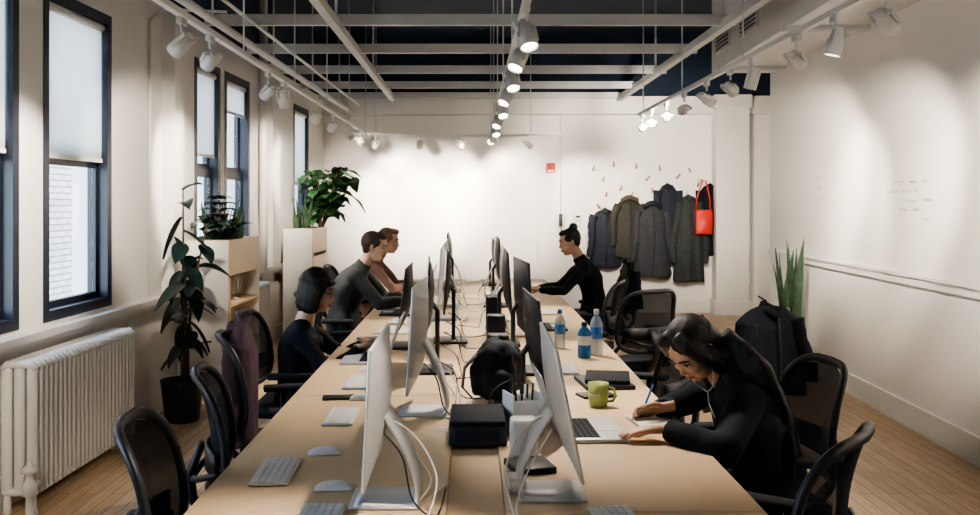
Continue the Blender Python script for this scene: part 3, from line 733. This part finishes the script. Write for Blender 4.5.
def head(out,H,skin,hair,hcol,glasses=False,neckpt=None,fem=True):
    t=B(H)
    t.ell((-.012,0,.030),(.094,.076,.092),skin,n=20,k=14); t.ell((.022,0,-.025),(.064,.060,.085),skin,n=20,k=14)
    t.ell((.052,0,-.086),(.024,.026,.020),skin); t.ell((.035,.033,-.062),(.038,.022,.034),skin); t.ell((.035,-.033,-.062),(.038,.022,.034),skin)
    t.ell((.058,.036,-.018),(.026,.022,.022),skin); t.ell((.058,-.036,-.018),(.026,.022,.022),skin)
    t.tube([(.078,0,.020),(.088,0,-.002),(.097,0,-.025),(.084,0,-.036)],[.007,.008,.0105,.008],skin,10)
    t.ell((.086,.010,-.030),(.009,.007,.006),skin); t.ell((.086,-.010,-.030),(.009,.007,.006),skin)
    t.tube([(.064,-.048,.030),(.077,-.02,.034),(.079,0,.030),(.077,.02,.034),(.064,.048,.030)],.008,skin,8)
    t.ell((.078,0,-.053),(.010,.021,.006),skin); t.ell((.076,0,-.064),(.010,.017,.006),skin)
    for s_ in (-1,1):
        t.tube([(-.012,s_*.074,.022),(-.022,s_*.084,.020),(-.024,s_*.086,-.005),(-.014,s_*.078,-.028),(-.006,s_*.074,-.015)],[.006,.007,.007,.007,.006],skin,8)
        t.ell((-.014,s_*.076,-.002),(.012,.006,.022),skin)
    if neckpt is not None:
        Hi=H.inverted(); a=Hi@V(neckpt)
        t.tube([(-.020,0,-.03),(-.02+a.x*.25,a.y*.3,-.09),tuple(a)],[.050,.047,.058],skin,14)
    vs,fs=remesh(t,.0055,3); out.add(vs,fs,skin)
    o=out; 
    for s_ in (-1,1):
        o.ell((.0725,s_*.031,.008),(.008,.0155,.0070),EYW,H); o.ell((.0775,s_*.031,.007),(.0040,.0065,.0065),EYE,H)
        o.tube([(.070,s_*.048,.010),(.0800,s_*.036,.0155),(.0800,s_*.024,.0145),(.076,s_*.016,.008)],.0022,EYE,6,M=H)
        o.tube([(.070,s_*.052,.030),(.084,s_*.034,.037),(.0865,s_*.014,.032)],[.002,.0038,.003],hcol if hcol is not HAIRL else HAIRN,6,M=H)
    o.tube([(.077,-.021,-.0575),(.087,-.008,-.054),(.0885,0,-.056),(.087,.008,-.054),(.077,.021,-.0575)],[.002,.0045,.004,.0045,.002],LIP,8,M=H)
    o.tube([(.077,-.019,-.059),(.085,0,-.065),(.077,.019,-.059)],[.002,.0055,.002],LIP,8,M=H)
    if glasses:
        for s_ in (-1,1):
            o.tube([(.092,s_*.034+.022*math.cos(k*PI/6),.006+.018*math.sin(k*PI/6)) for k in range(12)],.0018,BLACK,6,closed=True,M=H)
            o.tube([(.092,s_*.056,.010),(.04,s_*.078,.012),(-.01,s_*.083,.012)],.0018,BLACK,6,M=H)
        o.tube([(.092,-.012,.009),(.096,0,.012),(.092,.012,.009)],.0018,BLACK,6,M=H)
    h=B(H)
    if hair in('short','crop'):
        h.ell((-.030,0,.042),(.094,.083,.092),hcol,n=20,k=14)
        h.ell((.030,0,.100),(.055,.060,.032),hcol); h.ell((-.055,0,.01),(.052,.072,.080),hcol)
        for s_ in (-1,1): h.ell((.012,s_*.066,.048),(.035,.014,.034),hcol); h.ell((.004,s_*.073,.02),(.010,.008,.028),hcol)
    if hair=='bob':
        h.ell((-.018,0,.040),(.096,.086,.096),hcol,n=20,k=14)
        for s_ in (-1,1):
            h.tube([(.0,s_*.060,.08),(.0,s_*.080,.03),(-.004,s_*.084,-.03),(-.004,s_*.080,-.09),(-.002,s_*.074,-.115)],[(.055,.022),(.060,.022),(.055,.022),(.050,.022),(.035,.014)],hcol,14,ref=(1,0,0))
        h.tube([(-.045,0,.05),(-.055,0,-.02),(-.055,0,-.08),(-.048,0,-.115)],[(.07,.088),(.055,.092),(.050,.088),(.035,.075)],hcol,18,ref=(1,0,0))
        h.tube([(.066,-.045,.062),(.078,-.02,.066),(.080,0,.066),(.078,.02,.066),(.066,.045,.062)],.012,hcol,8)
    if hair=='bun':
        h.ell((-.028,0,.040),(.090,.082,.092),hcol,n=20,k=14)
        h.ell((-.070,0,.128),(.042,.042,.038),hcol); h.ell((-.055,0,.01),(.05,.07,.07),hcol); h.ell((.028,0,.095),(.05,.056,.03),hcol)
        for s_ in (-1,1): h.ell((.0,s_*.066,.045),(.05,.016,.035),hcol)
    if hair=='long':
        h.ell((-.020,0,.040),(.096,.086,.094),hcol,n=20,k=14)
        for s_ in (-1,1):
            h.tube([(.030,s_*.02,.112),(.045,s_*.055,.085),(.035,s_*.078,.03),(.010,s_*.086,-.04),(-.005,s_*.088,-.10)],[.022,.026,.028,.030,.032],hcol,12)
        h.tube([(-.045,0,.05),(-.06,0,-.02),(-.065,0,-.09)],[(.07,.086),(.058,.09),(.05,.088)],hcol,18,ref=(1,0,0))
    vs,fs=remesh(h,.006,4,.0015,45); out.add(vs,fs,hcol)

def figure(name,pos,yaw,hipz,neck,headc,hp,hy,hr,wl,wr,top,legs,skin,hair,hcol,sw=.165,glasses=False,curl=.35,bulk=1.0,hd=None,extra=None,hood=False,el=(0,1,-1),collar=False):
    W=Tr(pos[0],pos[1],0)@Rz(yaw); out=B(W)
    hip=V((0,0,hipz)); nk=V(neck); hc=V(headc)
    t=B()
    ctrl=V((-.03,0,(hip.z+nk.z)/2+.03)); 
    S=[]
    for i in range(11):
        u=i/10; S.append(hip*(1-u)**2+ctrl*2*u*(1-u)+nk*u*u)
    wid=[.165,.170,.155,.142,.142,.152,.163,.170,.160,.115,.055]; dep=[.115,.118,.112,.104,.104,.110,.115,.112,.096,.072,.050]
    S[0]=S[0]-V((0,0,.05))
    k=sw/.165
    t.tube(S,[(dep[i]*bulk,wid[i]*k*bulk) for i in range(11)],top,20,ref=(1,0,.05))
    sd=(S[10]-S[8]).normalized()
    if collar:
        t.tube([S[9],S[10]-sd*.0,S[10]+sd*.03],[(.075,.085),(.064,.068),(.060,.062)],top,14,ref=(1,0,.05))
    sh={}
    for s_ in (-1,1):
        c=S[9]+V((0,s_*sw,0))-sd*.02+V((.012,0,-.008)); sh[s_]=c
        t.tube([S[9]+V((0,s_*.04,.01)),c],[.062*bulk,.058*bulk],top,12); t.ell(tuple(c),.058*bulk,top)
    if hair!='short':
        for s_ in(-1,1): t.ell(tuple(S[6]+V((.085,s_*.065,.01))),(.05,.06,.058),top)
    hands=[]
    for s_,w in ((1,wl),(-1,wr)):
        w=V(w); e=ik(sh[s_],w,.285,.25,(el[0],s_*el[1],el[2]))
        a=sh[s_]; m1=a.lerp(e,.5)
        t.tube([a,m1,e],[.053*bulk,.049*bulk,.041*bulk],top,12); t.ell(tuple(e),.042*bulk,top)
        m2=e.lerp(w,.4); end=e.lerp(w,.93)
        t.tube([e,m2,end],[.042*bulk,.042*bulk,.031*bulk],top,12)
        t.tube([end+(e-w).normalized()*.012,end],[.034*bulk]*2,top,12)
        hands.append((s_,w,(w-e).normalized()))
    if hood:
        q=S[9]; t.tube([(q.x+.055,.07,q.z+.0),(q.x-.03,.10,q.z+.01),(q.x-.10,.05,q.z-.0),(q.x-.12,0,q.z-.03),(q.x-.10,-.05,q.z-.0),(q.x-.03,-.10,q.z+.01),(q.x+.055,-.07,q.z+.0)],[.025,.035,.045,.05,.045,.035,.025],top,10)
    vs,fs=remesh(t,.011,4,.007,11); out.add(vs,fs,top)
    t=B(); 
    t.ell((0,0,hipz-.03),(.14*bulk,.17*bulk,.085),legs)
    for s_ in (-1,1):
        kn=(.41,s_*.11,hipz-.015); an=(.36,s_*.11,.10); lb=min(bulk,1.1)
        t.tube([(-.0,s_*.085,hipz-.035),(.2,s_*.10,hipz-.02),kn],[.088*lb,.075*lb,.056*lb],legs,14); t.ell(kn,.057*lb,legs)
        t.tube([kn,(.40,s_*.11,hipz*.62),an],[.056*lb,.054*lb,.040*lb],legs,12)
    vs,fs=remesh(t,.013,3,.005,10); out.add(vs,fs,legs)
    for s_ in (-1,1):
        f=B(); f.tube([(.30,s_*.11,.045),(.36,s_*.11,.055),(.45,s_*.115,.040),(.54,s_*.12,.030)],[(.040,.035),(.050,.040),(.036,.044),(.022,.036)],SHOE,12,ref=(0,0,1)); f.tube([(.36,s_*.11,.05),(.36,s_*.11,.12)],[.045,.043],SHOE,10)
        vs,fs=remesh(f,.009,3); out.add([(p.x,p.y,max(p.z,.002)) for p in vs],fs,SHOE)
    for i,(s_,w,d) in enumerate(hands):
        dd=V((d.x,d.y,min(d.z,-.05)*.5)) if hd is None else V(hd[i][0]); nn=V((0,-s_*.1,1)) if hd is None else V(hd[i][1]); cc=curl if hd is None else hd[i][2]
        hand(out,w,dd,nn,-s_,cc,skin)
    H=Tr(*hc)@Rz(hy)@Ry(hp)@Rx(hr)
    head(out,H,skin,hair,hcol,glasses,neckpt=tuple(S[9]+sd*.01))
    if extra: extra(out,H,S)
    return out.obj(name)

figure('seated_woman',(-.96,5.20),0,.53,(.035,0,.92),(.105,0,1.085),.22,-.10,0,(.36,.10,.795),(.36,-.10,.795),CLB,CLB,SKIN2,'bob',HAIRB,sw=.150,glasses=True,bulk=.98)
figure('seated_man',(-1.02,7.50),0,.56,(.15,0,1.070),(.245,0,1.215),.20,-.05,0,(.50,.10,.80),(.50,-.10,.80),CLG,JEAN,SKIN2,'short',HAIRN,sw=.195,bulk=1.18,collar=True)
figure('seated_man',(-1.02,8.9),0,.55,(.14,0,1.055),(.235,0,1.205),.15,-.1,0,(.48,.10,.80),(.48,-.10,.80),CLP,JEAN,SKIN2,'short',HAIRL,sw=.18)
figure('seated_woman',(1.09,8.45),PI,.56,(.12,0,1.065),(.215,0,1.215),.25,.1,0,(.50,.10,.80),(.50,-.10,.80),CLB,JEAN,SKIN,'bun',HAIRB,sw=.155,bulk=1.0,collar=True)
def fgx(out,H,S):
    h=B()
    def hp_(x,y,z): return H@V((x,y,z))
    q=S[9]
    h.tube([hp_(-.05,.0,.02),hp_(-.09,.02,-.06),V((q.x-.06,.07,q.z+.05)),V((q.x-.13,.10,q.z-.08)),V((q.x-.15,.13,q.z-.22)),V((q.x-.15,.15,q.z-.36))],[(.06,.09),(.055,.10),(.050,.12),(.040,.12),(.030,.10),(.010,.05)],HAIRB,18,ref=(1,0,.3))
    h.tube([hp_(.03,.06,.06),hp_(.00,.088,-.02),hp_(-.03,.10,-.10),V((q.x-.02,.18,q.z-.02)),V((q.x-.06,.22,q.z-.12)),V((q.x-.08,.225,q.z-.27))],[(.022,.03),(.026,.045),(.030,.055),(.030,.065),(.024,.065),(.008,.03)],HAIRB,14,ref=(0,1,.2))
    h.tube([hp_(.02,-.06,.06),hp_(-.01,-.085,-.03),hp_(-.03,-.09,-.10),V((q.x-.02,-.13,q.z-.03)),V((q.x-.04,-.16,q.z-.18))],[(.022,.03),(.026,.045),(.03,.05),(.03,.05),(.008,.02)],HAIRB,12,ref=(0,1,.2))
    vs,fs=remesh(h,.008,7,.003,40); out.add(vs,fs,HAIRB)
    P=[hp_(.02,.090,-.03),hp_(.04,.075,-.08),hp_(.06,.05,-.13),hp_(.07,.01,-.16),hp_(.06,-.04,-.14),hp_(.04,-.07,-.09),hp_(.01,-.088,-.03)]
    out.tube(P,.0026,WPL,6)
    m=hp_(.07,.01,-.16); out.tube([m,m+V((.0,.02,-.04)),m+V((-.02,.03,-.09))],.0026,WPL,6)
    out.tube([(.445,-.065,.758),(.39,-.08,.885)],[.003,.0042],BLUE,8)
figure('seated_woman',(1.08,3.50),PI,.55,(.145,0,.925),(.265,.03,1.035),.80,.55,0,(.42,.23,.790),(.35,-.07,.80),CLB,CLB,SKIN,'long',HAIRB,sw=.170,bulk=1.26,
  hd=[((1,.05,-.07),(0,-.1,1),.25),((.85,.0,-.16),(.15,-.75,.6),.75)],extra=fgx,hood=True,el=(-.1,1,-.35))

coat('draped_jacket',0,0,.46,.52,CLM,d=.075,seed=11,loc=(-1.00,4.42,1.02),rz=-1.32,sleeves=True,flare=.25)
coat('draped_jacket',0,0,.50,.50,CLB,d=.075,seed=12,loc=(1.60,5.30,1.0),rz=.55,flare=.3)
coat('draped_jacket',0,0,.46,.42,CLB,d=.06,seed=13,loc=(1.33,8.45,1.03),rz=PI/2,flare=.2)

# ---------------- world & camera ----------------
w=bpy.data.worlds.new('world'); sc.world=w; w.use_nodes=True
nt=w.node_tree; bg=nt.nodes['Background']
sky=nt.nodes.new('ShaderNodeTexSky'); sky.sky_type='NISHITA'; sky.sun_disc=False; sky.sun_elevation=math.radians(40); sky.sun_rotation=math.radians(100)
mx=nt.nodes.new('ShaderNodeMix'); mx.data_type='RGBA'; mx.inputs[0].default_value=.75
nt.links.new(sky.outputs[0],mx.inputs[6]); mx.inputs[7].default_value=(.72,.85,1,1)
nt.links.new(mx.outputs[2],bg.inputs[0]); bg.inputs[1].default_value=5.5
for i,(a,c) in enumerate(wins):
    l=bpy.data.lights.new('window_portal','AREA'); l.shape='RECTANGLE'; l.size=1.9; l.size_y=c-a; l.cycles.is_portal=True
    o=bpy.data.objects.new('window_portal',l); sc.collection.objects.link(o)
    p=RM@V((UL-.25,(a+c)/2,0)); o.location=(p.x,p.y,(WZ0+WZ1)/2); o.rotation_euler=(0,-PI/2,-TH)

cam=bpy.data.cameras.new('camera'); co=bpy.data.objects.new('camera',cam); sc.collection.objects.link(co)
cam.sensor_width=36; cam.lens=940/980*36; cam.shift_x=18/980; cam.shift_y=-55.5/980; cam.clip_start=.05
co.location=(0,0,1.58); co.rotation_euler=(PI/2,0,0); sc.camera=co
